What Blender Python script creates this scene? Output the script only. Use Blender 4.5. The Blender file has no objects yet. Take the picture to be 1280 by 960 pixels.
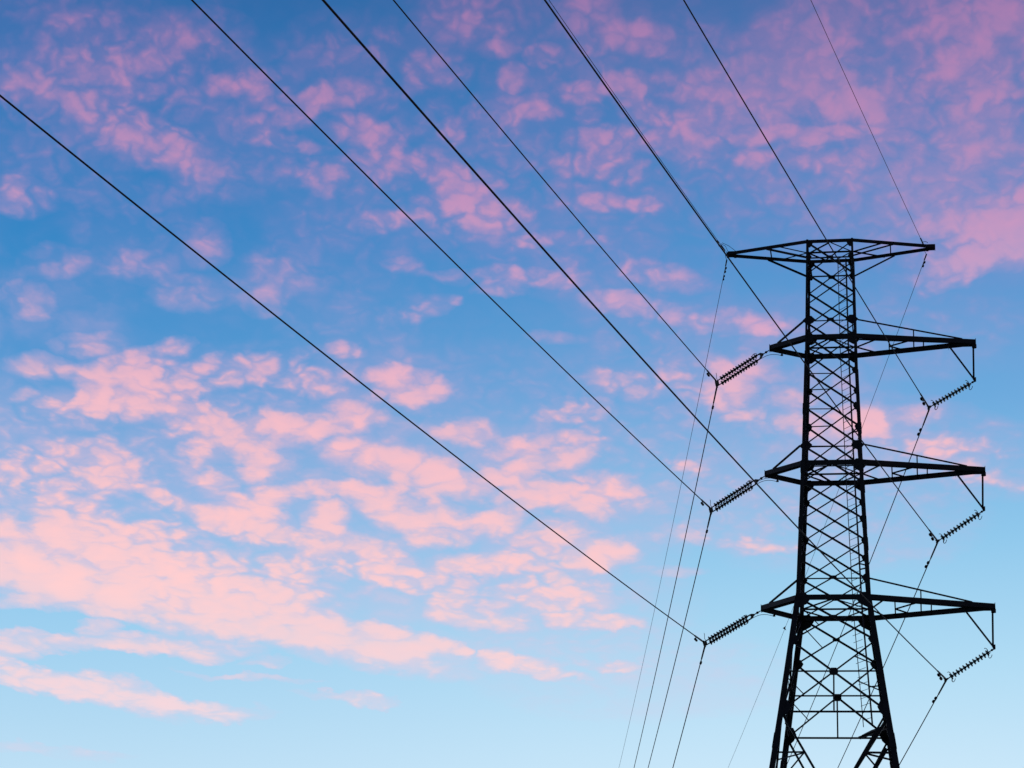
import bpy, bmesh, math
from mathutils import Vector, Matrix

S = bpy.context.scene
C = S.collection
PI = math.pi

# ---------------------------------------------------------------- camera
EYE = 1.6
R = Vector((0.9986573674809709, -0.020818901701217345, 0.04743454129568551))
U = Vector((-0.05180214644179374, -0.4013530518497739, 0.9144573611683028))
F = Vector((0.0, 0.9156867920325311, 0.40189264598543256))
cd = bpy.data.cameras.new('camera')
cam = bpy.data.objects.new('camera', cd)
C.objects.link(cam)
cam.matrix_world = Matrix(((R.x, U.x, -F.x, 0), (R.y, U.y, -F.y, 0), (R.z, U.z, -F.z, EYE), (0, 0, 0, 1)))
cd.sensor_width = 36
cd.lens = 2775.35 / 1280 * 36
cd.clip_start = .1
cd.clip_end = 20000
S.camera = cam
S.view_settings.view_transform = 'Standard'
S.view_settings.look = 'None'
S.view_settings.exposure = 0
S.view_settings.gamma = 1
S.view_settings.use_curve_mapping = False

# ---------------------------------------------------------------- sky: dusk gradient with sunset altocumulus
SUN_EL, SUN_AZ = math.radians(1.5), math.radians(-70)   # low sun beyond the left edge of the view
# cloud banks: azimuth, elevation, half width, half height (degrees), tilt, weight
CLOUDS = [
    (-13.03,31.17,0.92,0.56,0.146,0.6), (-14.2,29.89,1.13,0.56,-0.001,0.55), (-15.2,29.77,0.31,0.3,0.162,0.6), (-9.97,31.89,1.17,0.4,0.122,0.5), (-11.34,30.8,1.16,0.36,0.132,0.35), (-11.31,29.08,1.4,0.45,-0.212,0.75),
    (-10.24,28.81,0.5,0.32,0.121,0.65), (-11.68,30.01,1.38,0.36,0.134,0.3), (-8.86,30.71,0.47,0.24,0.112,0.5), (-7.8,30.72,0.59,0.36,0.104,0.4), (-6.8,30.21,0.8,0.31,0.402,0.5), (-5.55,30.73,0.99,0.27,0.206,0.6),
    (-5.1,29.85,0.82,0.27,-0.069,0.8), (-7.05,29.37,0.7,0.18,0.021,0.65), (-3.77,29.45,0.96,0.3,-0.421,0.75), (-4.3,28.89,0.93,0.37,0.076,0.4), (-1.47,28.67,0.93,0.37,-0.252,0.7), (-0.96,28.09,0.82,0.29,0.052,0.6),
    (-2.13,28.08,0.7,0.33,0.06,0.45), (-3.96,27.69,0.81,0.21,0.074,0.6), (-5.92,28.66,0.58,0.31,0.088,0.5), (-7.79,29.7,0.42,0.24,0.103,0.5), (-6.96,28.56,0.35,0.24,0.096,0.4), (-8.65,28.18,1.03,0.37,0.108,0.25),
    (-14.27,27.04,0.79,0.36,-0.01,0.75), (-13.05,25.69,0.77,0.28,0.137,0.4), (-13.66,24.69,0.54,0.32,-0.104,0.5), (-10.62,25.9,0.67,0.28,0.12,0.4), (-8.91,26.62,0.5,0.37,0.109,0.5), (-9.09,25.36,1.01,0.33,0.108,0.6),
    (-7.17,25.35,0.5,0.29,0.095,0.6), (-6.8,26.11,0.91,0.45,0.093,0.25), (-2,26.38,0.46,0.14,0.06,0.5), (-1.89,25.77,0.27,0.12,0.059,0.6), (-3.28,26.5,0.46,0.16,-0.088,0.4), (-0.48,26.11,0.64,0.14,0.049,0.7),
    (-2.85,25.46,0.72,0.23,0.304,0.45), (-2.77,31.66,0.72,0.36,0.064,0.45), (-0.89,32.27,0.48,0.2,0.049,0.6), (-2.04,33.12,0.36,0.3,0.058,0.35), (-0.64,30.46,0.59,0.37,0.048,0.5), (-1.93,30.18,0.28,0.2,0.058,0.4),
    (-5.56,31.95,1.43,0.61,0.086,0.25), (-11.86,23.7,0.7,0.2,0.125,0.4), (-9.46,23.94,0.4,0.16,0.109,0.55), (-12.95,22.95,0.82,0.22,-0.001,0.8), (-10.41,22.71,1.22,0.57,0.195,1.7), (-10.09,23.61,0.77,0.2,0.113,0.5),
    (-7.62,23.42,1.15,0.29,0.096,0.85), (-5.48,23.3,0.67,0.23,0.082,0.7), (-4.78,24.16,0.45,0.16,0.078,0.7), (-2.96,23.49,0.81,0.35,0.066,1.4), (-12.39,22.14,0.86,0.22,0.042,0.75), (-7.91,22.05,1.27,0.37,0.015,0.95),
    (-7.33,21.84,0.55,0.29,0.092,0.7), (-6.5,22.32,0.49,0.25,0.088,0.65), (-4.74,22.47,1,0.29,0.077,0.95), (-8.16,21.39,0.61,0.29,-0.067,0.85), (-7.64,20.72,0.65,0.18,0.093,0.5), (-6.43,21.24,0.61,0.35,-0.077,0.95),
    (-5.79,21.87,0.55,0.21,0.083,0.6), (-1.16,22.46,0.78,0.25,-0.026,0.75), (-3.32,21.54,1.22,0.35,0.067,1), (-2.08,21.25,0.84,0.41,-0.266,0.9), (-5.22,20.58,0.61,0.14,0.078,0.8), (-3.58,20.7,0.77,0.19,0.069,0.8),
    (-11.65,20.76,1.17,0.36,0.034,0.75), (-10.85,20.35,0.53,0.37,0.111,0.65), (-13.18,20.27,0.67,0.26,0.125,0.7), (-12.77,19.67,0.88,0.32,0.121,0.55), (-9.54,20.24,0.54,0.18,-0.228,0.9), (-8.74,19.91,0.9,0.22,-0.316,0.85),
    (-6.82,20.13,0.65,0.23,0.087,0.8), (-7.31,19.64,1.08,0.24,-0.159,0.9), (-6.1,19.54,0.86,0.25,-0.331,0.85), (-4.94,19.92,0.54,0.29,0.076,0.95), (-2.68,20.35,1.14,0.35,-0.133,1.05), (-1.65,19.75,0.79,0.21,0.057,0.8),
    (-0.74,21.08,0.8,0.29,0.052,0.95), (-0.57,20.01,0.79,0.29,0.215,0.95), (-11.65,19.24,1.01,0.36,-0.137,0.9), (-9.6,19.05,0.85,0.22,0.101,0.95), (-3.78,19.1,1.13,0.35,-0.228,1), (-5.59,18.76,0.56,0.29,0.078,0.8),
    (-12.53,18.02,1.76,0.48,0.047,1.2), (-10.39,17.75,1.89,0.54,-0.032,1.25), (-8.35,17.44,1.73,0.54,-0.109,1.25), (-6.52,17.25,1.49,0.4,-0.118,1.1), (-4.78,16.92,1.49,0.28,-0.21,1), (-3.05,16.69,1.06,0.26,-0.269,0.85),
    (-3.09,17.24,0.54,0.16,0.064,0.8), (-2.1,16.96,0.9,0.18,-0.14,0.8), (-2.11,18.53,1.08,0.23,-0.138,0.95), (-5.63,17.98,0.64,0.16,0.078,0.7), (-0.65,17.75,1.03,0.29,-0.114,0.85), (-0.83,19.01,1.04,0.21,0.053,0.95),
    (-0.04,16.6,0.38,0.22,0.049,0.75), (-0.91,16.76,0.19,0.16,0.053,0.5), (-12.38,16.99,0.86,0.14,0.111,0.65), (-10.56,16.66,0.52,0.12,0.101,0.6), (-11.43,16.17,1.44,0.12,0.019,0.65), (-8.95,16.31,1.78,0.18,-0.042,0.95),
    (-12.73,15.85,0.57,0.14,0.024,0.7), (-11.92,15.22,1.74,0.22,-0.083,1.05), (-10.25,15.04,1.96,0.24,-0.091,1), (-8.15,14.81,1.56,0.14,-0.05,0.7), (-6.19,16.1,0.42,0.08,0.078,0.4), (-6.57,15.71,1.26,0.06,0.029,0.3),
    (-4.01,15.43,0.95,0.08,-0.066,0.55), (-3.15,15.29,0.46,0.1,-0.02,0.65), (-11.67,13.47,1.81,0.14,-0.005,0.4), (0.99,21.96,1.16,0.35,0.122,1), (1.94,23.05,0.72,0.23,0.035,0.75), (1.26,20.9,1.21,0.33,0.04,1),
    (2.81,20.88,0.79,0.45,-0.132,0.7), (1.33,19.42,1.2,0.45,0.041,1.05), (2.85,19.44,0.57,0.29,0.033,0.75), (1.59,18.31,1.25,0.33,-0.042,1), (2.48,17.67,1.03,0.14,-0.014,0.95), (0.82,16.5,0.68,0.14,-0.038,0.6),
    (1.68,16.25,0.64,0.1,-0.009,0.5), (3.06,16.59,0.68,0.1,0.034,0.4), (4.8,19.9,0.65,0.14,0.021,0.35), (4.6,19.02,0.69,0.1,0.024,0.3), (4.77,21.79,0.49,0.12,0.019,0.4), (6.96,23.36,1.06,0.29,0.164,0.8),
    (7.52,22.85,0.7,0.23,0.326,0.8), (5.96,23.62,0.67,0.25,0.009,0.65), (6.76,19.73,1.19,0.14,0.011,0.6), (11.97,22.14,1.11,0.26,-0.108,0.75), (13.22,21.4,0.89,0.18,-0.081,0.55), (10.48,22.82,0.87,0.29,0.145,0.5),
    (10.83,19.53,0.89,0.12,-0.011,0.2), (8.95,23.25,0.84,0.65,-0.01,0.5), (3.6,23.83,1.12,0.33,-0.056,0.5), (5.95,24.23,1.17,0.37,0.008,0.55), (11.63,31.49,4.84,2.21,0.103,0.5), (9.55,32.17,2.36,1.2,-0.033,0.5),
    (12.63,33.02,0.96,0.28,0.24,0.45), (12.94,32.21,1.34,0.3,0.6,0.7), (14.02,32.93,0.81,0.27,-0.524,0.5), (9.64,30.92,0.75,0.28,-0.031,0.55), (11.59,30.29,1.82,0.18,0.139,0.5), (13.91,30.86,0.95,0.28,-0.064,0.45),
    (13.54,28.14,1.37,0.32,0.135,0.7), (12.94,27.17,1.4,0.37,0.305,0.95), (12.25,26.59,0.78,0.27,0.444,0.8), (14,27.51,0.93,0.52,-0.056,0.6), (8.35,30.25,1.45,0.16,-0.02,0.6), (3.21,32.61,0.82,0.3,0.017,0.7),
    (1.7,31.16,0.53,0.2,0.03,0.6), (0.45,32.09,0.39,0.2,0.039,0.7), (0.41,30.77,0.52,0.22,0.04,0.55), (-0.35,31.49,0.38,0.24,0.046,0.6), (3.13,31.46,0.67,0.22,0.019,0.6), (1.86,33.02,0.73,0.56,0.027,0.35),
    (4.82,30.61,1.47,0.77,0.007,0.35), (6.59,29.64,0.51,0.18,-0.005,0.85), (2.58,30.07,0.95,0.27,0.024,0.55), (2.5,29.31,1.06,0.27,0.026,0.5), (2.88,28.4,0.84,0.18,0.024,0.7), (1.17,27.46,0.97,0.14,-0.041,0.7),
    (0.3,26.5,1.34,0.19,-0.035,0.75), (3.31,25.84,0.96,0.21,-0.134,0.7), (1.21,26.64,1.84,0.51,0.037,0.25), (4.21,26.58,0.96,0.23,-0.109,0.7), (6.28,25.47,1.24,0.23,-0.044,0.85), (1.18,24.95,0.73,0.17,0.038,0.6),
    (9.04,29.52,0.97,0.18,-0.024,0.35), (-1.53,32.84,1.45,0.6,0.054,0.25), (3.87,30.4,4.02,2.03,0.014,0.3), (-4.82,29.37,4.45,1.84,-0.072,0.2), (-6.88,22.8,6.63,1.03,0.091,0.22), (-7.27,20.3,7.16,2.25,-0.042,0.5),
    (-11.05,19.51,4.23,1.62,0.027,0.45), (1.26,20.86,2.87,2.26,0.04,0.25), (-0.75,28.4,2.78,1.25,-0.258,0.2), (9.94,28.53,3.41,1.22,0.127,0.3), (11.42,25.04,2.64,0.81,-0.03,0.2), (6.51,24.69,2.47,1.03,0.003,0.25),
    (0.51,18.26,3.46,1.23,0.046,0.2), (-13.56,30.19,2.72,1.8,-0.004,0.15), (-10.86,18.07,4.19,0.68,-0.012,1.1), (-5.86,17.1,3.62,0.45,-0.138,0.8), (-12.16,18.37,2.29,0.6,0.03,0.7), (-8.06,17.77,2.76,0.53,-0.077,0.7),
    (6.53,21.61,3.73,1.43,0.009,0.38), (11.33,22.2,2.8,0.91,-0.104,0.45), (3.59,16.44,3.4,0.91,-0.051,0.16), (8.92,20.39,3.01,1.02,-0.003,0.2),
]

world = bpy.data.worlds.new('World')
S.world = world
world.use_nodes = True
nt = world.node_tree
N, LK = nt.nodes, nt.links
N.clear()

def lin(c):
    return tuple((v/255/12.92 if v/255 <= .04045 else ((v/255+.055)/1.055)**2.4) for v in c) + (1,)

def put(sock, v):
    if hasattr(v, 'is_output') or isinstance(v, bpy.types.NodeSocket):
        LK.new(v, sock)
    else:
        sock.default_value = v

def M(op, a, b=None, c=None, clamp=False):
    n = N.new('ShaderNodeMath'); n.operation = op; n.use_clamp = clamp
    put(n.inputs[0], a)
    if b is not None: put(n.inputs[1], b)
    if c is not None: put(n.inputs[2], c)
    return n.outputs[0]

def V(op, a, b=None, scale=None):
    n = N.new('ShaderNodeVectorMath'); n.operation = op
    put(n.inputs[0], a)
    if b is not None: put(n.inputs[1], b)
    if scale is not None: put(n.inputs['Scale'], scale)
    return n.outputs['Value'] if op in ('LENGTH', 'DOT_PRODUCT') else n.outputs['Vector']

def XYZ(x, y, z=0.0):
    n = N.new('ShaderNodeCombineXYZ'); put(n.inputs[0], x); put(n.inputs[1], y); put(n.inputs[2], z)
    return n.outputs[0]

def NOISE(vec, scale, detail=4, rough=.5, color=False, lac=2.0, dist=0.0):
    n = N.new('ShaderNodeTexNoise'); put(n.inputs['Vector'], vec)
    n.inputs['Scale'].default_value = scale; n.inputs['Detail'].default_value = detail
    n.inputs['Roughness'].default_value = rough; n.inputs['Lacunarity'].default_value = lac
    n.inputs['Distortion'].default_value = dist
    return n.outputs['Color'] if color else n.outputs[0]

def RAMP(fac, stops, interp='LINEAR'):
    n = N.new('ShaderNodeValToRGB'); put(n.inputs[0], fac); cr = n.color_ramp
    cr.interpolation = interp
    while len(cr.elements) < len(stops): cr.elements.new(.5)
    for e, (p, c) in zip(cr.elements, stops):
        e.position = p; e.color = c if len(c) == 4 else lin(c)
    return n.outputs[0]

def MIX(f, a, b, mode='MIX'):
    n = N.new('ShaderNodeMix'); n.data_type = 'RGBA'; n.blend_type = mode; n.clamp_factor = True
    put(n.inputs[0], f); put(n.inputs[6], a); put(n.inputs[7], b)
    return n.outputs[2]

def MAPR(x, a, b, c=0., d=1., kind='SMOOTHSTEP'):
    n = N.new('ShaderNodeMapRange'); n.interpolation_type = kind
    put(n.inputs[0], x)
    for i, v in enumerate((a, b, c, d)): n.inputs[1+i].default_value = v
    return n.outputs[0]

tc = N.new('ShaderNodeTexCoord')
sep = N.new('ShaderNodeSeparateXYZ'); LK.new(tc.outputs['Generated'], sep.inputs[0])
dx, dy, dz = sep.outputs
deg = 180/PI
az = M('MULTIPLY', M('ARCTAN2', dx, dy), deg)
el = M('MULTIPLY', M('ARCSINE', dz), deg)
zc = M('MAXIMUM', dz, .04)
plane = XYZ(M('DIVIDE', dx, zc), M('MULTIPLY', M('DIVIDE', dy, zc), .55))     # the cloud deck, in units of its height
ang = XYZ(az, el)
# ragged edges: the sky position is bent by noise that lives on the cloud deck
w1 = V('SCALE', V('SUBTRACT', NOISE(plane, 7, 3, .55, True), (.5, .5, .5)), scale=.95)
w2 = V('SCALE', V('SUBTRACT', NOISE(plane, 26, 3, .6, True), (.5, .5, .5)), scale=.6)
wv = V('MULTIPLY', V('ADD', w1, w2), (1.3, .75, 0.0))
pos = V('ADD', ang, wv)
cov, haze = 0.0, 0.0
turned = {}
for (cx, cy, rx, ry, a, wgt) in CLOUDS:
    a = round(a/.14)*.14
    ca, sa = math.cos(a), math.sin(a)
    if a not in turned:
        turned[a] = XYZ(V('DOT_PRODUCT', pos, (ca, sa, 0)), V('DOT_PRODUCT', pos, (-sa, ca, 0)))
    wide = rx > 1.75 and wgt <= .5
    kx, ky = (rx*1.5, ry*1.5) if wide else (rx*1.62, ry*1.75)
    q = N.new('ShaderNodeVectorMath'); q.operation = 'MULTIPLY_ADD'
    LK.new(turned[a], q.inputs[0])
    q.inputs[1].default_value = (1/kx, 1/ky, 0)
    q.inputs[2].default_value = (-(cx*ca+cy*sa)/kx, -(-cx*sa+cy*ca)/ky, 0)
    g = M('SUBTRACT', 1.0, V('DOT_PRODUCT', q.outputs[0], q.outputs[0]), clamp=True)
    if wide: haze = M('MULTIPLY_ADD', g, wgt*3.0, haze)      # wide thin sheets
    else: cov = M('MULTIPLY_ADD', g, wgt**.75*1.05, cov)           # single banks
outside = MAPR(M('ABSOLUTE', az), 15, 24)                 # the deck goes on beyond the view
veil = NOISE(plane, 2.6, 4, .5)
cov = M('ADD', cov, M('MULTIPLY', outside, MAPR(veil, .4, .65, 0, .7)))
# thin sheet over the upper sky, patchy, clear towards the lower right
gaps = MAPR(NOISE(pos, .22, 2, .5), .38, .62)
sheet = M('MULTIPLY', MAPR(M('SUBTRACT', el, MAPR(az, 2, 12, 0, 4)), 17.5, 24.5), M('MULTIPLY_ADD', gaps, .55, .07))
haze = M('ADD', haze, sheet)
# continuous rosy sheet at the upper right
rose = M('MULTIPLY', MAPR(M('ADD', el, M('MULTIPLY', az, .55)), 30.5, 37.5), MAPR(NOISE(V('MULTIPLY', pos, (1.0, 1.5, 1.0)), .3, 5, .55, dist=.6), .32, .62, .35, 1.0))
cover = M('SUBTRACT', 1.0, M('POWER', 2.718, M('MULTIPLY', cov, -1.5)))
thin = M('SUBTRACT', 1.0, M('POWER', 2.718, M('MULTIPLY', haze, -1.5)))
# cloudlets: rounded cells, flatter and flatter towards the horizon
cell_v = XYZ(az, M('MULTIPLY', M('LOGARITHM', M('MAXIMUM', el, 3.0), 2.718), 40.0))
bend = V('ADD', cell_v, V('SCALE', V('SUBTRACT', NOISE(cell_v, 1.0, 3, .52, True), (.5, .5, .5)), scale=1.5))
def cells(vec, sc, smooth):
    n = N.new('ShaderNodeTexVoronoi'); n.feature = 'SMOOTH_F1'; LK.new(vec, n.inputs['Vector']); n.voronoi_dimensions = '2D'
    n.inputs['Scale'].default_value = sc; n.inputs['Smoothness'].default_value = smooth
    rel = N.new('ShaderNodeSeparateXYZ'); LK.new(V('SUBTRACT', vec, n.outputs['Position']), rel.inputs[0])
    return M('SUBTRACT', 1.0, M('MULTIPLY', n.outputs['Distance'], 1.45), clamp=True), M('MULTIPLY', rel.outputs[1], sc)
c1, top1 = cells(bend, .85, .5)
c2, top2 = cells(bend, 2.0, .5)
pick = MAPR(NOISE(cell_v, .16, 1, .5), .4, .6)
small = MAPR(el, 22, 29, 0, .8)
pick = M('MAXIMUM', pick, small)
cc = M('ADD', M('MULTIPLY', c1, M('SUBTRACT', 1.0, M('MULTIPLY', pick, .65))), M('MULTIPLY', c2, M('MULTIPLY_ADD', pick, .5, .28)))
relief = M('ADD', M('MULTIPLY', top1, .6), M('MULTIPLY', top2, .4))
fbm = NOISE(bend, .75, 5, .54)
tex = M('ADD', M('MULTIPLY', cc, .75), M('MULTIPLY', M('SUBTRACT', fbm, .5), 1.25))        # about .0 to 1
tex = M('MAXIMUM', tex, 0.0)
wisp = MAPR(NOISE(V('MULTIPLY', pos, (1.0, 1.7, 1.0)), .33, 5, .6, dist=.5), .3, .7, .25, 1.25, 'LINEAR')
solid = M('ADD', M('MULTIPLY', M('POWER', cover, 3.0), .40), M('MULTIPLY', cover, MAPR(el, 16.5, 19.5, .22, 0)))
soft = MAPR(el, 14, 30, 1.3, .95, 'LINEAR')
dens = M('ADD', M('ADD', M('MULTIPLY', cover, M('MULTIPLY_ADD', tex, soft, .18)), solid),
         M('ADD', M('MULTIPLY', rose, .32), M('MULTIPLY', thin, M('ADD', M('MULTIPLY', M('POWER', tex, 1.3), .62), M('MULTIPLY', wisp, .14)))))
low = MAPR(el, 12, 34, 0, 1, 'LINEAR')
sky = RAMP(low, [(0.0, (214, 236, 251)), (.10, (200, 230, 249)), (.22, (176, 219, 244)), (.36, (144, 200, 236)),
                 (.52, (108, 170, 221)), (.68, (82, 148, 207)), (.84, (62, 129, 190)), (1.0, (52, 108, 168))])
# the blue is deeper towards the left
side = M('DOT_PRODUCT', 0, 0) if False else MAPR(az, -16, 10, 0, 1)
leftsky = RAMP(low, [(0.0, (196, 226, 246)), (.10, (176, 216, 242)), (.22, (152, 204, 238)), (.36, (118, 178, 226)),
                     (.52, (72, 148, 208)), (.68, (42, 130, 194)), (.84, (38, 116, 180)), (1.0, (40, 98, 160))])
sky = MIX(side, leftsky, sky)
bright = RAMP(low, [(0.0, (250, 222, 228)), (.22, (255, 210, 211)), (.36, (255, 200, 203)), (.5, (251, 188, 198)),
                    (.62, (230, 168, 198)), (.75, (210, 148, 188)), (1.0, (188, 126, 176))])
shade = RAMP(low, [(0.0, (200, 215, 238)), (.22, (212, 200, 228)), (.36, (190, 186, 224)), (.5, (168, 168, 216)),
                   (.68, (138, 138, 200)), (.84, (128, 122, 186)), (1.0, (122, 108, 170))])
veil_lit = M('MULTIPLY_ADD', rose, .22, 0.0)
veil_lit = M('ADD', veil_lit, M('MULTIPLY', thin, M('MULTIPLY', wisp, MAPR(el, 22, 32, .0, .16))))
lit = MAPR(M('ADD', M('MULTIPLY_ADD', relief, M('MULTIPLY', dens, .55), dens), veil_lit), .08, 1.22)
cloudcol = MIX(lit, shade, bright)
body = MAPR(el, 16, 33, .93, .70, 'LINEAR')              # the overhead sheets are thinner
alpha = M('SUBTRACT', 1.0, M('POWER', 2.718, M('MULTIPLY', dens, -1.6)))
alpha = M('MULTIPLY', M('ADD', alpha, M('MULTIPLY', M('MULTIPLY', thin, wisp), .19)), body, clamp=True)
col = MIX(alpha, sky, cloudcol)
# below the horizon, and the dim side of the sky behind the viewer
fwd = MAPR(dy, -.4, .75, .14, 1)
up = MAPR(el, 36, 75, 1, .35)
hor = MAPR(el, -6, 4, .12, 1)
k = M('MULTIPLY', M('MULTIPLY', fwd, up), hor)
col = V('SCALE', col, scale=k)
nish = N.new('ShaderNodeTexSky'); nish.sky_type = 'NISHITA'; nish.sun_disc = False
nish.sun_elevation = SUN_EL; nish.sun_rotation = SUN_AZ
bg1 = N.new('ShaderNodeBackground'); LK.new(nish.outputs[0], bg1.inputs[0]); bg1.inputs[1].default_value = .004
bg2 = N.new('ShaderNodeBackground'); LK.new(col, bg2.inputs[0]); bg2.inputs[1].default_value = 1
ad = N.new('ShaderNodeAddShader'); LK.new(bg1.outputs[0], ad.inputs[0]); LK.new(bg2.outputs[0], ad.inputs[1])
ow = N.new('ShaderNodeOutputWorld'); LK.new(ad.outputs[0], ow.inputs[0])
S.cycles.use_adaptive_sampling = True
S.cycles.adaptive_threshold = .008
S.cycles.adaptive_min_samples = 20
world.cycles.sampling_method = 'MANUAL'
world.cycles.sample_map_resolution = 512

sd = bpy.data.lights.new('sun', 'SUN')
sd.energy = .06; sd.angle = math.radians(3); sd.color = (1, .55, .4)
sun = bpy.data.objects.new('sun', sd); C.objects.link(sun)
sun.rotation_euler = Vector((math.sin(SUN_AZ)*math.cos(SUN_EL), math.cos(SUN_AZ)*math.cos(SUN_EL), math.sin(SUN_EL))).to_track_quat('Z', 'Y').to_euler()

# ---------------------------------------------------------------- helpers
def material(name, color, rough=.6, metal=0.0, var=.25, scale=6, bump=.1, trans=0.0):
    m = bpy.data.materials.new(name); m.use_nodes = True
    t = m.node_tree; b = t.nodes['Principled BSDF']
    tcn = t.nodes.new('ShaderNodeTexCoord')
    n = t.nodes.new('ShaderNodeTexNoise'); n.inputs['Scale'].default_value = scale; n.inputs['Detail'].default_value = 5
    t.links.new(tcn.outputs['Object'], n.inputs['Vector'])
    r = t.nodes.new('ShaderNodeValToRGB')
    r.color_ramp.elements[0].position = .3; r.color_ramp.elements[1].position = .72
    r.color_ramp.elements[0].color = tuple(c*(1-var) for c in color)+(1,)
    r.color_ramp.elements[1].color = tuple(min(1, c*(1+var)) for c in color)+(1,)
    t.links.new(n.outputs[0], r.inputs[0]); t.links.new(r.outputs[0], b.inputs['Base Color'])
    rr = t.nodes.new('ShaderNodeMapRange'); t.links.new(n.outputs[0], rr.inputs[0])
    rr.inputs[3].default_value = max(.05, rough-.12); rr.inputs[4].default_value = min(1, rough+.12)
    t.links.new(rr.outputs[0], b.inputs['Roughness'])
    b.inputs['Metallic'].default_value = metal
    if bump:
        bp = t.nodes.new('ShaderNodeBump'); bp.inputs['Strength'].default_value = bump
        t.links.new(n.outputs[0], bp.inputs['Height']); t.links.new(bp.outputs[0], b.inputs['Normal'])
    if trans: b.inputs['Transmission Weight'].default_value = trans
    return m

STEEL = material('weathered_steel', (.035, .04, .05), .55, .3, .35, 3)
CABLE = material('stranded_cable', (.012, .013, .016), .75, .0, .2, 12)
CASTING = material('cast_fitting', (.04, .042, .05), .5, .5, .3, 20)
PORCELAIN = material('brown_porcelain', (.03, .024, .026), .3, 0, .2, 10, .02)
GLASS = material('toughened_glass', (.03, .13, .14), .2, 0, .2, 10, .02, .25)
CONCRETE = material('concrete', (.3, .29, .27), .9, 0, .2, 5)

class MB:
    """collects shapes that become ONE mesh object"""
    def __init__(s): s.v, s.f = [], []
    def add(s, vs, fs):
        o = len(s.v); s.v += [tuple(v) for v in vs]; s.f += [tuple(i+o for i in f) for f in fs]
    def prism(s, poly, p0, p1, a1, a2):
        """2-D outline swept from p0 to p1 in the plane of a1, a2"""
        n = len(poly)
        vs = [p + a1*x + a2*y for p in (p0, p1) for x, y in poly]
        fs = [tuple(range(n))[::-1], tuple(range(n, 2*n))]
        fs += [(i, (i+1) % n, n+(i+1) % n, n+i) for i in range(n)]
        s.add(vs, fs)
    def frame(s, p0, p1, up):
        d = (p1-p0).normalized(); a1 = d.cross(Vector(up))
        if a1.length < 1e-4: a1 = d.cross(Vector((1, .3, 0)))
        a1.normalize(); return a1, a1.cross(d).normalized()
    def angle(s, p0, p1, w, t=None, out=(0, 0, 1), off=0.0):
        """rolled steel angle: one flange lies across 'out', the other points inward"""
        p0, p1 = Vector(p0), Vector(p1); out = Vector(out)
        t = t or max(.008, w*.12)
        a1, a2 = s.frame(p0, p1, out)
        o = a2*off
        h = w/2
        s.prism([(-h, 0), (h, 0), (h, -t), (-h+t, -t), (-h+t, -w), (-h, -w)], p0+o, p1+o, a1, a2)
    def channel(s, p0, p1, h, w, t=None, out=(0, 1, 0)):
        p0, p1 = Vector(p0), Vector(p1); t = t or h*.1
        a1, a2 = s.frame(p0, p1, Vector(out))
        H = h/2
        s.prism([(-H, 0), (H, 0), (H, -w), (H-t, -w), (H-t, -t), (-H+t, -t), (-H+t, -w), (-H, -w)], p0, p1, a1, a2)
    def box(s, c, sx, sy, sz, rot=None):
        c = Vector(c); vs = []
        for z in (-1, 1):
            for x, y in ((-1, -1), (1, -1), (1, 1), (-1, 1)):
                v = Vector((x*sx/2, y*sy/2, z*sz/2))
                if rot: v = rot @ v
                vs.append(c+v)
        s.add(vs, [(3, 2, 1, 0), (4, 5, 6, 7), (0, 1, 5, 4), (1, 2, 6, 5), (2, 3, 7, 6), (3, 0, 4, 7)])
    def plate(s, pts, n, t):
        n = Vector(n).normalized(); k = len(pts)
        vs = [Vector(p)-n*t/2 for p in pts]+[Vector(p)+n*t/2 for p in pts]
        s.add(vs, [tuple(range(k))[::-1], tuple(range(k, 2*k))]+[(i, (i+1) % k, k+(i+1) % k, k+i) for i in range(k)])
    def tube(s, pts, r, n=8, cap=True):
        pts = [Vector(p) for p in pts]; m = len(pts)
        rs = r if isinstance(r, (list, tuple)) else [r]*m
        vs = []; ref = Vector((0, 0, 1))
        for i, p in enumerate(pts):
            d = (pts[min(i+1, m-1)]-pts[max(i-1, 0)]).normalized()
            if abs(d.z) > .97: ref = Vector((1, 0, 0))
            a1 = d.cross(ref)
            a1.normalize(); a2 = a1.cross(d)
            vs += [p+(a1*math.cos(2*PI*k/n)+a2*math.sin(2*PI*k/n))*rs[i] for k in range(n)]
        fs = [(i*n+k, i*n+(k+1) % n, (i+1)*n+(k+1) % n, (i+1)*n+k) for i in range(m-1) for k in range(n)]
        if cap: fs += [tuple(range(n))[::-1], tuple(range((m-1)*n, m*n))]
        s.add(vs, fs)
    def lathe(s, prof, p0, d, n=16):
        """profile of (distance along d, radius)"""
        d = Vector(d).normalized(); p0 = Vector(p0)
        a1 = d.cross(Vector((0, 0, 1))); a1.normalize(); a2 = a1.cross(d); m = len(prof)
        vs = [p0+d*h+(a1*math.cos(2*PI*k/n)+a2*math.sin(2*PI*k/n))*r for h, r in prof for k in range(n)]
        fs = [(i*n+k, i*n+(k+1) % n, (i+1)*n+(k+1) % n, (i+1)*n+k) for i in range(m-1) for k in range(n)]
        fs += [tuple(range(n))[::-1], tuple(range((m-1)*n, m*n))]
        s.add(vs, fs)
    def build(s, name, mat, parent=None, smooth=False, loc=None):
        me = bpy.data.meshes.new(name)
        vs = s.v if loc is None else [tuple(Vector(v)-Vector(loc)) for v in s.v]
        me.from_pydata(vs, [], s.f); me.update()
        bm = bmesh.new(); bm.from_mesh(me); bmesh.ops.recalc_face_normals(bm, faces=bm.faces); bm.to_mesh(me); bm.free()
        me.materials.append(mat)
        if smooth: me.polygons.foreach_set('use_smooth', [True]*len(me.polygons))
        o = bpy.data.objects.new(name, me); C.objects.link(o)
        if parent: o.parent = parent
        if loc is not None: o.location = loc
        return o

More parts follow.
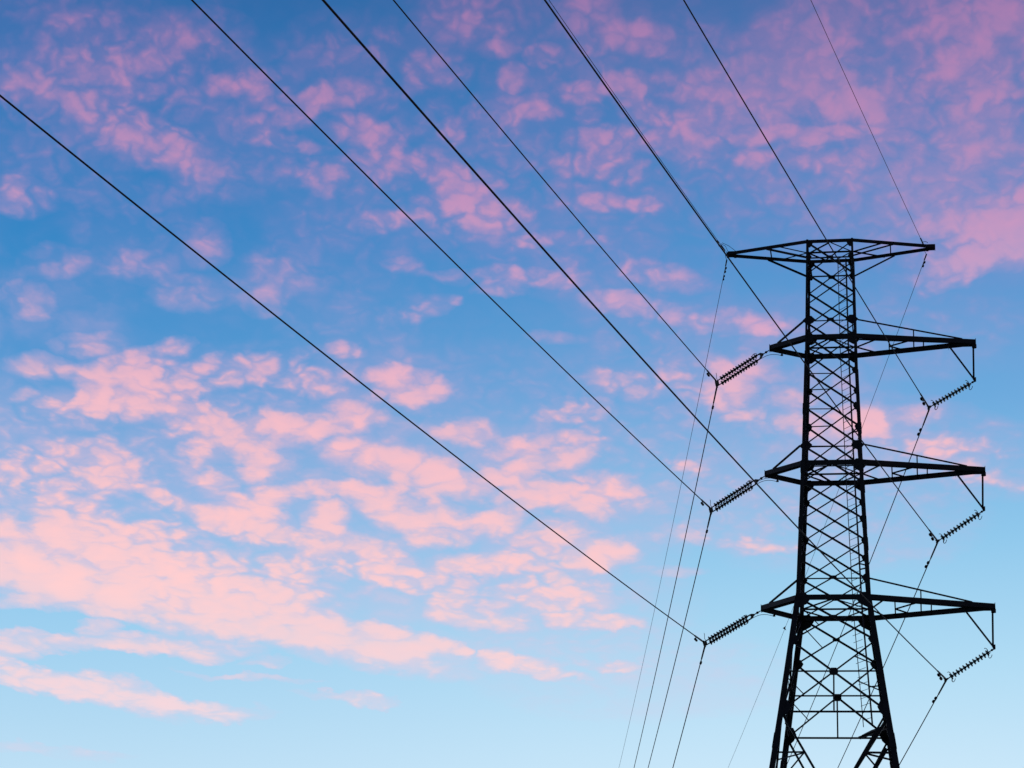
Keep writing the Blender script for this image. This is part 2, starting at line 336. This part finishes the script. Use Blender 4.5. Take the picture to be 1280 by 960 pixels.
def tag(o, label=None, cat=None, group=None, kind=None):
    if label: o['label'] = label
    if cat: o['category'] = cat
    if group: o['group'] = group
    if kind: o['kind'] = kind
    return o

def empty(name, loc, rz, label, cat, group=None):
    o = bpy.data.objects.new(name, None); C.objects.link(o)
    o.location = loc; o.rotation_euler = (0, 0, rz); o.empty_display_size = .3
    return tag(o, label, cat, group)

# ---------------------------------------------------------------- ground
gm = material('dry_grassland', (.05, .055, .028), .95, 0, .5, .35, .6)
g = MB(); n = 60; ext = 6000
def gz(x, y):
    r = math.hypot(x, y)
    return 0 if r < 150 else min(1, (r-150)/600)*(math.sin(x*.0031)*9+math.cos(y*.0027+1)*8 - 12)
gc = [ext*((2*i/n-1)**3*.85+(2*i/n-1)*.15) for i in range(n+1)]
g.add([(x, y, gz(x, y)) for y in gc for x in gc], [(j*(n+1)+i, j*(n+1)+i+1, (j+1)*(n+1)+i+1, (j+1)*(n+1)+i) for j in range(n) for i in range(n)])
tag(g.build('ground', gm, smooth=True), kind='structure')

# ---------------------------------------------------------------- the tower
TX, TY, TH = 13.4047, 85.0, -0.1908227
T = empty('transmission_tower', (TX, TY, 0), TH,
          'tall dark steel lattice pylon with four crossarms at the right of the view', 'pylon')
Z = lambda z: z + EYE                       # heights below are measured from the eye
LV = [(44.34, .951), (39.82, 1.004), (34.04, 1.17), (28.23, 1.394), (23.41, 2.03), (-EYE+.05, 5.5)]
def half(z):
    for (z1, a1), (z0, a0) in zip(LV, LV[1:]):
        if z >= z0: return a0+(a1-a0)*(z-z0)/(z1-z0)
    return LV[-1][1]
def P(u, v, z): return Vector((u, v, Z(z)))
CORN = [(-1, -1), (1, -1), (1, 1), (-1, 1)]
def legw(z): return .09 if z > 38 else (.13 if z > 34 else (.165 if z > 28.3 else .225))
legs = []
for sx, sy in CORN:
    m = MB()
    secs = [(44.42, 39.0), (39.0, 34.04), (34.04, 28.23), (28.23, 23.41), (23.41, 13.5), (13.5, 5.0), (5.0, -EYE+.25)]
    for z1, z0 in secs:
        w = legw((z1+z0)/2); t = w*.13
        poly = [(0, 0), (-sx*w, 0), (-sx*w, -sy*t), (-sx*t, -sy*t), (-sx*t, -sy*w), (0, -sy*w)]
        a1, a0 = half(z1), half(z0)
        g_ = w*.45
        p1, p0 = P(sx*(a1+g_), sy*(a1+g_), z1), P(sx*(a0+g_), sy*(a0+g_), z0)
        m.prism(poly, p0, p1, Vector((1, 0, 0)), Vector((0, 1, 0)))
    # bolted splice cover on the outside of each section joint
    for z, L in ((38.9, .5), (36.5, .45), (33.9, .5), (31.4, .5), (22.2, .6), (13.5, .7), (5.0, .7)):
        w = legw(z)+.03; g_ = legw(z)*.45+.018; a1, a0 = half(z+L/2)+g_, half(z-L/2)+g_
        poly = [(0, 0), (-sx*w, 0), (-sx*w, -sy*.017), (-sx*.017, -sy*.017), (-sx*.017, -sy*w), (0, -sy*w)]
        m.prism(poly, P(sx*a0, sy*a0, z-L/2), P(sx*a1, sy*a1, z+L/2), Vector((1, 0, 0)), Vector((0, 1, 0)))
    leg = m.build('leg', STEEL, T)
    legs.append(leg)
    # gusset plates, one in each face, at the crossarm and tie levels
    for z, w, hh in ((44.2, .24, .34), (43.57, .2, .28), (40.57, .36, .42), (39.74, .36, .5), (34.81, .36, .42), (33.96, .36, .5),
                     (29.03, .24, .3), (28.08, .52, .66), (23.5, .36, .7), (38.2, .2, .3), (36.57, .22, .36), (33.2, .2, .3), (31.55, .2, .3),
                     (29.85, .2, .3), (26.37, .3, .42)):
        a = half(z); gg = legw(z)*.45-.025 if z < 28.3 else .02; gp = MB()
        for face in (0, 1):
            def q(i, zz):
                i = a - i
                k_ = half(z+zz)-a
                return P(sx*(i+k_), sy*(a+k_+gg), z+zz) if face == 0 else P(sx*(a+k_+gg), sy*(i+k_), z+zz)
            pts = [q(-.02, hh/2), q(w*.55, hh/2), q(w, hh*.1), q(w*.8, -hh*.25), q(.12, -hh/2), q(-.02, -hh/2)]
            gp.plate(pts, (0, sy, 0) if face == 0 else (sx, 0, 0), .012)
            if z in (40.57, 34.81):     # these also stick outward to take the tie rods
                q2 = [q(.0, hh*.45), q(-.17, .0), q(.0, -hh*.45)]
                if face == 0: gp.plate(q2, (0, sy, 0), .012)
        gp.build('gusset_plate', STEEL, leg)
    st = MB(); a = half(-EYE+.3)
    st.lathe([(0, .55), (.02, .58), (.6, .58), (.66, .5)], P(sx*(a+.0), sy*(a+.0), -EYE-.3), (0, 0, 1), 20)
    st.build('footing', CONCRETE, T, True)

FACES = [('front', lambda s, a, z: P(s*a, -a, z), (0, -1, 0)), ('back', lambda s, a, z: P(s*a, a, z), (0, 1, 0)),
         ('left', lambda s, a, z: P(-a, -s*a, z), (-1, 0, 0)), ('right', lambda s, a, z: P(a, s*a, z), (1, 0, 0))]
nodes = [44.3, 42.78, 41.32, 39.85, 38.2, 36.57, 34.82, 33.2, 31.55, 29.85, 28.23, 26.37, 23.41, 13.5, 5.0, -1.0]
for fi, (nm, pf, nrm) in enumerate(FACES):
    for z1, z0 in zip(nodes, nodes[1:]):
        m = MB(); a1, a0 = half(z1), half(z0)
        big = z1 < 24
        w1, w2 = (.07, .055) if z1 > 28.3 else (.075, .065)
        if big: w1, w2 = .085, .08
        # the stiffer angle runs down to the right as seen from outside the front face
        d = 1
        m.angle(pf(d, a0, z0), pf(-d, a1, z1), w1, out=nrm, off=.012)
        m.angle(pf(-d, a0, z0), pf(d, a1, z1), w2, out=nrm, off=-.004)
        # bolted plate where the two diagonals cross
        t = a1/(a1+a0); zc_, ac = z1+(z0-z1)*t, half(z1+(z0-z1)*t)
        heavy = z1 in (44.3, 41.32, 29.85) or z1 in (28.23, 26.37)
        s_ = (.15, .07) if heavy else (.06, .05)
        if z1 == 26.37: s_ = (.17, .15)
        c0 = pf(0, ac, zc_); side = Vector((nrm[1], nrm[0], 0)); side = Vector((abs(side.x), abs(side.y), 0))
        oo = Vector(nrm)*.03
        m.plate([c0+oo+side*s_[0]+Vector((0, 0, s_[1]*.4)), c0+oo+side*s_[0]*.6+Vector((0, 0, s_[1])), c0+oo-side*s_[0]*.6+Vector((0, 0, s_[1])),
                 c0+oo-side*s_[0]+Vector((0, 0, s_[1]*.4)), c0+oo-side*s_[0]+Vector((0, 0, -s_[1]*.4)), c0+oo-side*s_[0]*.6+Vector((0, 0, -s_[1])),
                 c0+oo+side*s_[0]*.6+Vector((0, 0, -s_[1])), c0+oo+side*s_[0]+Vector((0, 0, -s_[1]*.4))], nrm, .012)
        m.build('cross_brace', STEEL, T)
    for z, w in ((43.57, .07), (40.58, .05), (34.80, .055), (29.04, .055), (25.09, .065), (23.41, .08), (13.5, .1), (5.0, .1)):
        m = MB(); a = half(z)
        m.angle(pf(-1, a-.05, z), pf(1, a-.05, z), w, out=nrm, off=-.02)
        m.build('horizontal_strut', STEEL, T)
    if fi < 2:
        for z in (39.0, 37.38, 35.7):
            m = MB(); a = half(z)
            m.angle(pf(-1, a-.04, z), P(-.0, -a if fi == 0 else a, z), .045, out=nrm, off=-.03)
            m.build('horizontal_strut', STEEL, T)
    # hanger from the crossing of the big X to the strut below, and short redundants
    m = MB(); m.angle(pf(0, half(25.09), 25.05), pf(0, half(23.41), 23.45), .06, out=nrm, off=-.03); m.build('redundant_brace', STEEL, T)
    for s in (-1, 1):
        todo = [(28.0, 27.05, .37), (24.87, 24.13, .60)] if (s < 0 or fi > 1) else [(25.28, 25.7, .47)]
        for zl, zd, fr in todo:
            m = MB(); m.angle(pf(s, half(zl), zl), pf(s*fr, half(zd), zd), .04, out=nrm, off=-.04); m.build('redundant_brace', STEEL, T)
        # below: struts from the legs to the long diagonals
        for zl in (21.75, 11.5):
            z1, z0 = (23.41, 13.5) if zl > 20 else (13.5, 5.0)
            a1, a0 = half(z1), half(z0); f = (z1-zl)/(z1-z0); u = a1-(a1+a0)*f; a = half(zl)
            m = MB(); q = pf(s*u/a, a, zl)
            m.angle(pf(s, a-.05, zl), q, .07, out=nrm, off=-.03)
            m.angle(pf(s, half(zl-1.7)-.05, zl-1.7), q, .06, out=nrm, off=-.03)
            m.build('redundant_brace', STEEL, T)

# struts that tie the lower diagonals of neighbouring faces together, corner by corner
for sx, sy in CORN:
    zl = 21.75; a1, a0 = half(23.41), half(13.5); f = (23.41-zl)/(23.41-13.5); u = a1-(a1+a0)*f; a = half(zl)
    m = MB(); m.angle(P(sx*u, sy*(a-.05), zl), P(sx*(a-.05), sy*u, zl), .06); m.build('plan_brace', STEEL, T)

def plan_brace(z, parent, name='plan_brace'):
    a = half(z)-.03; m = MB()
    m.angle(P(-a, 0, z-.02), P(a, 0, z-.02), .06)
    for s in (-1, 1):
        for v in (-1, 1):
            m.angle(P(s*a, .0, z-.05), P(s*.03, v*a, z-.05), .05)
    m.build(name, STEEL, parent)

def chord_v(u, a, tip, tv):     # half spacing of the chords at distance u
    return a+(tv-a)*(abs(u)-a)/(tip-a) if abs(u) > a else a

def crossarm(z, tl, tr, top=False):
    a = half(z)+.03; m = MB()
    h, w = (.13, .07) if top else (.20, .09)
    tv = .10
    for v in (-1, 1):
        # channels with their backs outward; ends of neighbouring runs butt together at the legs
        for q0, q1 in ((P(-tl, v*tv, z), P(-a, v*a, z)), (P(-a, v*a, z), P(a, v*a, z)), (P(a, v*a, z), P(tr, v*tv, z))):
            m.channel(q0, q1, h, w, .014, out=(0, v, 0))
    for s, tp in ((-1, tl), (1, tr)):                  # end plates and the box between the chords near the tip
        m.box(P(s*(tp+.005), 0, z), .02, .26, h+.07)
        L = .9 if (s > 0 and not top) else .45
        m.box(P(s*(tp-L/2-.02), 0, z-h/2-.012), L, .2+ (.12 if s > 0 and not top else .03), .012)
    arm = m.build('crossarm', STEEL, T)
    plan_brace(z, arm)
    def vv(u, tp): return chord_v(u, a, tp, tv)
    for s, tp in ((-1, tl), (1, tr)):
        if not top and s < 0: continue
        K = ((2.5, 2.15, 2.3),) if top else ((2.40, 2.0, 2.15), (3.42, 3.36, 3.26))
        m = MB(); us = a
        for i, (ust, uf, ub) in enumerate(K):
            m.angle(P(s*us, 0, z-.04), P(s*uf, -vv(uf, tp)+.02, z-.04), .05)
            m.angle(P(s*us, 0, z-.04), P(s*ub, vv(ub, tp)-.02, z-.04), .05)
            us = ust
        m.build('lacing', STEEL, arm)
        for u in ((2.55,) if top else (2.40, 3.42, 3.82)):
            m = MB(); m.angle(P(s*u, -vv(u, tp)+.02, z+.0), P(s*u, vv(u, tp)-.02, z+.0), .05); m.build('strut', STEEL, arm)
    if top:
        for s, tp in ((-1, tl), (1, tr)):
            for v in (-1, 1):
                m = MB(); m.angle(P(s*half(43.57), v*(half(43.57)+.03), 43.57), P(s*2.72, v*(vv(2.72, tp)+.01), z-.05), .075, out=(0, v, 0))
                m.build('knee_brace', STEEL, arm)
    else:
        zt = z+(.75 if z > 39 else .78 if z > 30 else .80)
        for s, tp, ue in ((-1, tl, tl-.34), (1, tr, 5.42)):
            for v in (-1, 1):
                m = MB(); A = P(s*(half(zt)+(.14 if z > 30 else -.02)), v*half(zt), zt); B = P(s*ue, v*vv(ue, tp), z+.09)
                m.angle(A, B, .07, out=(0, v, 0)); m.build('tie_rod', STEEL, arm)
                if s > 0:
                    f = (3.42-A.x)/(B.x-A.x); q = A.lerp(B, f)
                    m = MB(); m.angle(q, P(3.42, v*vv(3.42, tp), z+.1), .05, out=(0, v, 0)); m.build('hanger', STEEL, arm)
    return arm, tv

arms = {}
arms['T'] = crossarm(44.33, 4.45, 4.42, True)
BR = {'A': (5.865, 38.06, 4.88), 'B': (6.02, 32.335, 5.0), 'C': (6.20, 26.52, 5.14)}
for k, z, tl, tr in (('A', 39.80, 2.60, 5.96), ('B', 34.06, 2.79, 6.13), ('C', 28.23, 2.93, 6.30)):
    arm, tv = crossarm(z, tl, tr)
    arms[k] = arm
    bu, bz, du = BR[k]
    m = MB()     # drop bracket below the long end: a hanging post and a raking strut that meet at a clevis
    m.tube([P(tr-.06, 0, z-.1), P(tr-.06, 0, z-.24)], .10, 10)
    m.angle(P(tr-.06, 0, z-.14), P(bu, 0, bz+.05), .075, out=(1, 0, 0))
    m.angle(P(du, 0, z-.16), P(bu-.03, 0, bz+.06), .075, out=(0, -1, 0), off=.02)
    m.plate([P(bu-.1, .02, bz+.14), P(bu+.06, .02, bz+.16), P(bu+.06, .02, bz-.03), P(bu-.02, .02, bz-.07)], (0, 1, 0), .02)
    m.angle(P(du, -.3, z-.1), P(du, .3, z-.1), .08)
    m.build('drop_bracket', STEEL, arm)
    m = MB()     # small lug under the short end for the bonding wire
    m.box(P(-tl+.5, .2, z-.16), .06, .05, .16); m.box(P(-tl+.5, .2, z-.25), .1, .07, .05)
    m.build('lug', CASTING, arm)
# peaks of the top crossarm: wire clamps' plates
m = MB()
for s in (-1, 1):
    m.box(P(s*4.2, -.0, 44.42), .42, .22, .035); m.box(P(s*4.1, 0, 44.25), .1, .3, .05)
m.build('end_plate', STEEL, arms['T'][0])
m = MB(); m.tube([P(4.0+.12*math.cos(t), -.1, 44.5+.07*math.sin(t)) for t in [i*PI/6 for i in range(7)]], .012, 6)
m.build('earthing_loop', CABLE, arms['T'][0])
m = MB(); m.tube([P(-4.4, -.1, 44.42), P(-4.5, -.25, 44.62), P(-4.68, -.5, 44.62)], .01, 6); m.tube([P(-4.05, -.1, 44.42), P(-4.35, -.3, 44.6), P(-4.6, -.7, 44.55)], .01, 6)
m.build('earthing_loop', CABLE, arms['T'][0])

# ladder inside the right-hand side, from the top crossarm to a corner landing
lz = [44.0, 39.82, 34.04, 28.23, 23.45]
def lad(z, k):
    a = half(z); u = a-(.30 if z > 24 else .30)
    if z < 28.23: u = a-.44-(28.23-z)*.035
    return P(u, .08, z) if k == 0 else P(u-.36, .45, z)
L = MB()
lo = None
ladder_rail = MB()
for i in range(len(lz)-1): ladder_rail.angle(lad(lz[i], 0), lad(lz[i+1], 0), .085 if i < 4 else .08, out=(1, -1, 0))
ladder = ladder_rail.build('ladder', STEEL, T)
r = MB()
for i in range(len(lz)-1): r.angle(lad(lz[i], 1), lad(lz[i+1], 1), .038, out=(-1, 1, 0))
r.build('rail', STEEL, ladder)
z = 43.75
while z > 23.5:
    r = MB(); r.tube([lad(z, 0), lad(z-.02, 1)], .010, 6); r.build('rung', STEEL, ladder); z -= .29
for z in (43.9, 39.5, 35.9, 30.15, 29.9, 25.0):
    r = MB(); a = half(z); r.angle(lad(z, 0), P(a-.03, -.1 if z != 30.15 else .3, z), .045); r.build('bracket', STEEL, ladder)
# triangular landing in the back right corner
m = MB(); a = half(23.45)
m.plate([P(a-.08, .35, 23.5), P(a-.06, a-.1, 23.5), P(.95, a-.12, 23.5), P(1.35, 1.15, 23.5)], (0, 0, 1), .05)
m.angle(P(.85, a-.15, 23.44), P(a-.08, .30, 23.44), .1)
m.build('landing', STEEL, T)
# thick raking members of the right lower corner
for v in (-1, 1):
    a1, a0 = half(23.2), half(19.0)
    m = MB(); f = (23.41-20.3)/(23.41-13.5); u0 = half(23.41)-(half(23.41)+half(13.5))*f
    m.channel(P(half(23.2)-.12, v*(half(23.2)-.06), 23.0), P(u0, v*(half(20.3)-.06), 20.3), .13, .06, .015, out=(0, v, 0))
    m.build('raking_strut', STEEL, T)

# ---------------------------------------------------------------- insulators
ct, st_ = math.cos(TH), math.sin(TH)
def W(u, v, z): return Vector((TX+ct*u-st_*v, TY+st_*u+ct*v, Z(z)))
def shed(r):      # cap-and-pin disc
    return [(0, .035), (.012, .052), (.045, .055), (.052, .07), (.060, r*.78), (.068, r), (.098, r*.99), (.108, r*.86), (.100, r*.6), (.112, r*.5), (.108, .03), (.13, .025)]

def string_of_discs(m0, p0, p1, count, r, mat, parent_name, parent):
    """pins and caps along p0-p1 as the string mesh, each disc a child"""
    d = (p1-p0); Ld = d.length; d = d.normalized()
    s = MB(); s.tube([p0, p1], .022, 8)
    so = s.build(parent_name, CASTING, parent, True)
    pitch = Ld/count
    first = None
    for i in range(count):
        pp = p0+d*(pitch*(i+.15))
        if first is None:
            q = MB(); q.lathe(shed(r), pp, d, 18); first = q.build('disc', mat, so, True, loc=pp)
        else:
            c = first.copy(); c.parent = so; c.location = pp; C.objects.link(c)
    return so

PH = [('A', 39.80, 2.60, (-4.848, 38.20), 5.865, 38.06, (3.955, 36.885)),
      ('B', 34.06, 2.79, (-5.037, 32.475), 6.02, 32.335, (4.13, 30.998)),
      ('C', 28.23, 2.93, (-5.214, 26.75), 6.20, 26.52, (4.285, 25.225))]
where = {'A': 'upper', 'B': 'middle', 'C': 'lowest'}
for k, z, tl, (lu, lz_), bu, bz, (ru, rz_) in PH:
    # short side: two parallel strings between yokes
    root = empty('insulator_string', W(-tl, 0, z), TH,
                 'double dark disc insulator string, %s of the three left of the pylon' % {'A': 'highest', 'B': 'middle', 'C': 'lowest'}[k],
                 'insulator', 'double insulator strings on the short arm ends')
    o = Vector((-tl, 0, z)); base = Vector((0, 0, 0))
    def Q(u, v, zz): return Vector((u+tl, v, zz-z))
    p0, p1 = Q(-tl-.03, 0, z-.1), Q(lu, 0, lz_)
    d = (p1-p0).normalized(); side = Vector((0, 1, 0)); nn = d.cross(side)
    m = MB(); m.tube([p0, p0+d*.34], .022, 8); m.lathe([(0, .03), (.03, .05), (.07, .05), (.1, .03)], p0+d*.1, d, 10)
    m.plate([p0+d*.28-side*.04, p0+d*.28+side*.04, p0+d*.42+side*.27, p0+d*.50+side*.27, p0+d*.50+side*.22, p0+d*.44, p0+d*.50-side*.22, p0+d*.50-side*.27, p0+d*.42-side*.27], nn, .03)
    for s in (-1, 1): m.tube([p0+d*.46+side*.245*s, p0+d*.60+side*.245*s], .03, 8)
    m.build('yoke_plate', CASTING, root)
    m = MB()
    m.plate([p1-d*.02-side*.27, p1+d*.05-side*.2, p1+d*.05+side*.2, p1-d*.02+side*.27, p1-d*.12+side*.25, p1-d*.12-side*.25], nn, .035)
    for s in (-1, 1):
        m.tube([p1-d*.10+side*.245*s, p1-d*.26+side*.245*s], .025, 8)
        m.tube([p1+side*(.25*s-.09), p1+side*(.25*s+.09)], .045, 10)
    m.build('yoke_plate', CASTING, root)
    for s in (-1, 1):
        string_of_discs(None, p0+d*.58+side*.245*s, p1-d*.24+side*.245*s, 14, .106, PORCELAIN, 'string', root)
    m = MB()     # arcing horns
    q = p1-d*.10-side*.22
    m.tube([q, q-side*.10+nn*-.1, q-side*.12+Vector((-.05, 0, .22)), q-side*.12+Vector((-.07, 0, .30))], .012, 6)
    m.build('arcing_horn', CASTING, root)
    for s in (-1, 1):
        m = MB(); q = p0+d*.66+side*.245*s
        e2 = nn
        m.tube([q-d*.05, q-d*.05+side*.2*s, q+side*.3*s+d*.02, q+side*.32*s+d*.1, q+side*.24*s+d*.16], .013, 6)
        m.build('arcing_horn', CASTING, root)
    m = MB()     # slack bonding wire back to the arm
    qa, qb = Q(-tl+.5, .2, z-.27), p0+d*.60+side*.30
    m.tube([qa.lerp(qb, t)+Vector((0, 0, .16*math.sin(PI*t))) for t in [i/8 for i in range(9)]], .011, 6)
    if k == 'B':
        qa2, qb2 = Q(-tl+.3, .15, z-.13), p0+d*.3+side*.1
        m.tube([qa2.lerp(qb2, t)+Vector((0, 0, .05*math.sin(PI*t))) for t in [i/6 for i in range(7)]], .009, 6)
    m.build('bonding_wire', CABLE, root)

    # long side: one string of greenish glass discs under the drop bracket
    root = empty('insulator_string', W(bu, 0, bz), TH,
                 'single greenish disc insulator string, %s of the three right of the pylon' % {'A': 'highest', 'B': 'middle', 'C': 'lowest'}[k],
                 'insulator', 'single glass insulator strings on the long arm ends')
    p0, p1 = Vector((0, 0, -.02)), Vector((ru-bu, 0, rz_-bz))
    d = (p1-p0).normalized(); nn = d.cross(side)
    m = MB(); m.tube([p0, p0+d*.26], .022, 8); m.lathe([(0, .02), (.03, .045), (.07, .045), (.1, .02)], p0+d*.05, d, 10)
    m.build('shackle', CASTING, root)
    m = MB(); m.tube([p1, p1-d*.26], .022, 8)
    m.plate([p1+d*.05-side*.16, p1+d*.05+side*.16, p1-d*.02+side*.16, p1-d*.13+side*.03, p1-d*.13-side*.03, p1-d*.02-side*.16], nn, .04)
    m.plate([p1+nn*.09+d*.03, p1-nn*.12+d*.03, p1-d*.1], (0, 1, 0), .03)
    m.build('clamp', CASTING, root)
    so = string_of_discs(None, p0+d*.22, p1-d*.22, 12, .125, GLASS, 'string', root)
    for q, dirn in ((p0+d*.33, 1), (p1-d*.33, -1)):     # open racket-shaped arcing rings
        for s in (-1, 1):
            m = MB(); pts = []
            for i in range(13):
                t = -.25*PI+1.5*PI*i/12
                pts.append(q+nn*(s*(.14+.075*math.cos(t-.2)))+side*(.15*math.sin(t))+d*(-.05*dirn+.07*math.sin(t)*s))
            m.tube(pts, .013, 6); m.tube([q, pts[6]], .011, 6)
            m.build('arcing_ring', CASTING, root)

# ---------------------------------------------------------------- wires
AZF, AZB = 0.3691924708588527, 0.007646073132243804
# start point, then slope and curvature, of the span towards the viewer and of the one leading away
SPANS = {
    'LG': (([8.912, 85.613, 44.413], [-0.09207, 0.00037]), ([9.053, 86.095, 44.199], [-0.06547, 0.00043])),
    'RG': (([17.217, 84.009, 44.381], [-0.06751, 0.00034]), ([17.437, 84.476, 44.134], [-0.04702, 0.0003])),
    'LT': (([8.578, 85.678, 38.275], [-0.10172, 0.0003]), ([8.688, 86.166, 38.162], [-0.08138, 0.00047])),
    'LM': (([8.411, 85.71, 32.521], [-0.10639, 0.00035]), ([8.502, 86.202, 32.445], [-0.06156, 0.00052])),
    'LL': (([8.23, 85.745, 26.756], [-0.10521, 0.00032]), ([8.328, 86.235, 26.727], [-0.07159, 0.00046])),
    'RT': (([17.242, 84.157, 36.917], [-0.10744, 0.00031]), ([17.327, 84.344, 36.858], [-0.09427, 0.00048])),
    'RM': (([17.427, 84.121, 31.031], [-0.11274, 0.00031]), ([17.479, 84.315, 30.966], [-0.10392, 0.00053])),
    'RL': (([17.581, 84.091, 25.266], [-0.11805, 0.00038]), ([17.617, 84.288, 25.178], [-0.07048, 0.00046])),
}
HF = Vector((-math.sin(AZF), -math.cos(AZF), 0)); HB = Vector((math.sin(AZB), math.cos(AZB), 0))
def span(p, h, s, c, t): return Vector((p[0]+h.x*t, p[1]+h.y*t, p[2]+EYE+s*t+c*t*t))
def samples(T_):
    out = [0]; t = 0
    while t < T_:
        t += .4 if t < 3 else (1.5 if t < 90 else 6); out.append(t)
    return out
NAMES = {
 'LT': ('power_cable', 'thin black cable bent at the highest insulator string left of the pylon'),
 'LM': ('power_cable', 'thin black cable bent at the middle insulator string left of the pylon'),
 'LL': ('power_cable', 'thin black cable bent at the lowest insulator string left of the pylon'),
 'RT': ('power_cable', 'black cable bent at the highest insulator string right of the pylon'),
 'RM': ('power_cable', 'black cable bent at the middle insulator string right of the pylon'),
 'RL': ('power_cable', 'thickest black cable, bent at the lowest insulator string right of the pylon'),
 'LG': ('ground_wire', 'very thin wire clamped to the left tip of the top crossarm'),
 'RG': ('ground_wire', 'very thin wire clamped to the right tip of the top crossarm'),
}
def damper(o, p, d, drop, size=1.0, twist=0.0, gap=.2):
    """two weights on a short messenger hung under the wire"""
    up = Vector((0, 0, 1)); sd_ = d.cross(up).normalized(); dn = (-up*math.cos(twist)+sd_*math.sin(twist))
    m = MB(); c = p+dn*drop
    m.box(p+dn*drop*.5, .035, .035, drop+.05); m.tube([c-d*(gap+.02)*size, c+dn*.01, c+d*(gap+.02)*size], .009, 6)
    dm = m.build('damper', CASTING, o)
    for s in (-1, 1):
        q = MB(); q.lathe([(-.07*size, .02), (-.065*size, .046*size), (.03*size, .05*size), (.065*size, .034*size), (.07*size, .012)], c+d*gap*size*s+dn*.015, d, 10)
        q.build('weight', CASTING, dm, True)
    return dm
for k, (nm, lb) in NAMES.items():
    (pf_, (sf, cf)), (pb_, (sb, cb)) = SPANS[k]
    r = .021 if nm == 'power_cable' else .0105
    tf = samples(230); tb = samples(170)
    back = [span(pb_, HB, sb, cb, t) for t in tb[::-1]]; fore = [span(pf_, HF, sf, cf, t) for t in tf]
    mid = (back[-1]+fore[0])/2+Vector((0, 0, -.03 if nm == 'power_cable' else -.12))
    m = MB(); m.tube(back+[mid]+fore, r, 8)
    o = m.build(nm, CABLE, None, True)
    tag(o, lb, 'cable' if nm == 'power_cable' else 'wire', 'cables strung between pylons' if nm == 'power_cable' else 'ground wires on the pylon tips')
    left = k[0] == 'L'
    if nm == 'power_cable':
        # armour rods near the clamp
        a = MB(); a.tube([span(pf_, HF, sf, cf, t) for t in (0, .5, 1.0, 1.3 if left else 1.7, 1.35 if left else 1.75)], [.036, .036, .034, .032, .024], 8); a.build('armour_rod', CASTING, o, True)
        a = MB(); a.tube([span(pb_, HB, sb, cb, t) for t in (0, .5, 1.0, 1.4, 1.45)], [.036, .036, .034, .032, .024], 8); a.build('armour_rod', CASTING, o, True)
        damper(o, span(pf_, HF, sf, cf, 1.15 if left else 1.05), HF, .12 if left else .10, 1.0 if left else 1.25, 0 if left else .3, .065 if left else .2)
        damper(o, span(pb_, HB, sb, cb, 1.75 if left else 1.95), HB, .03 if left else .06, 1.0 if left else 1.2, 0 if left else -.9, .065 if left else .2)
    else:
        a = MB(); a.tube([span(pf_, HF, sf, cf, t) for t in (0, .3, .6)], .03, 8); a.build('clamp', CASTING, o, True)
        a = MB(); a.tube([span(pb_, HB, sb, cb, t) for t in (0, .25, .5)], .03, 8); a.build('clamp', CASTING, o, True)
        damper(o, span(pb_, HB, sb, cb, .75), HB, .05, .9, .3)
        if left:
            damper(o, span(pb_, HB, sb, cb, 1.45), HB, .04, .8, .3)
            damper(o, span(pf_, HF, sf, cf, 1.0), HF, .06, .9, .3)

# small marker on the right ground wire beyond the pylon
pb_, (sb, cb) = SPANS['RG'][1]
p = span(pb_, HB, sb, cb, 48.2)
m = MB()
x = Vector((1, 0, 0)); zz = Vector((0, 0, 1)); y = Vector((0, 1, 0))
m.plate([p-x*.14, p+x*.05+zz*.15, p+x*.01, p+x*.08-zz*.13], (0, 1, .1), .04)
m.tube([p-y*.06, p+y*.06], .03, 8)
o = m.build('wire_marker', CASTING)
tag(o, 'tiny dark triangular marker on the thin wire left of the pylon foot', 'marker')
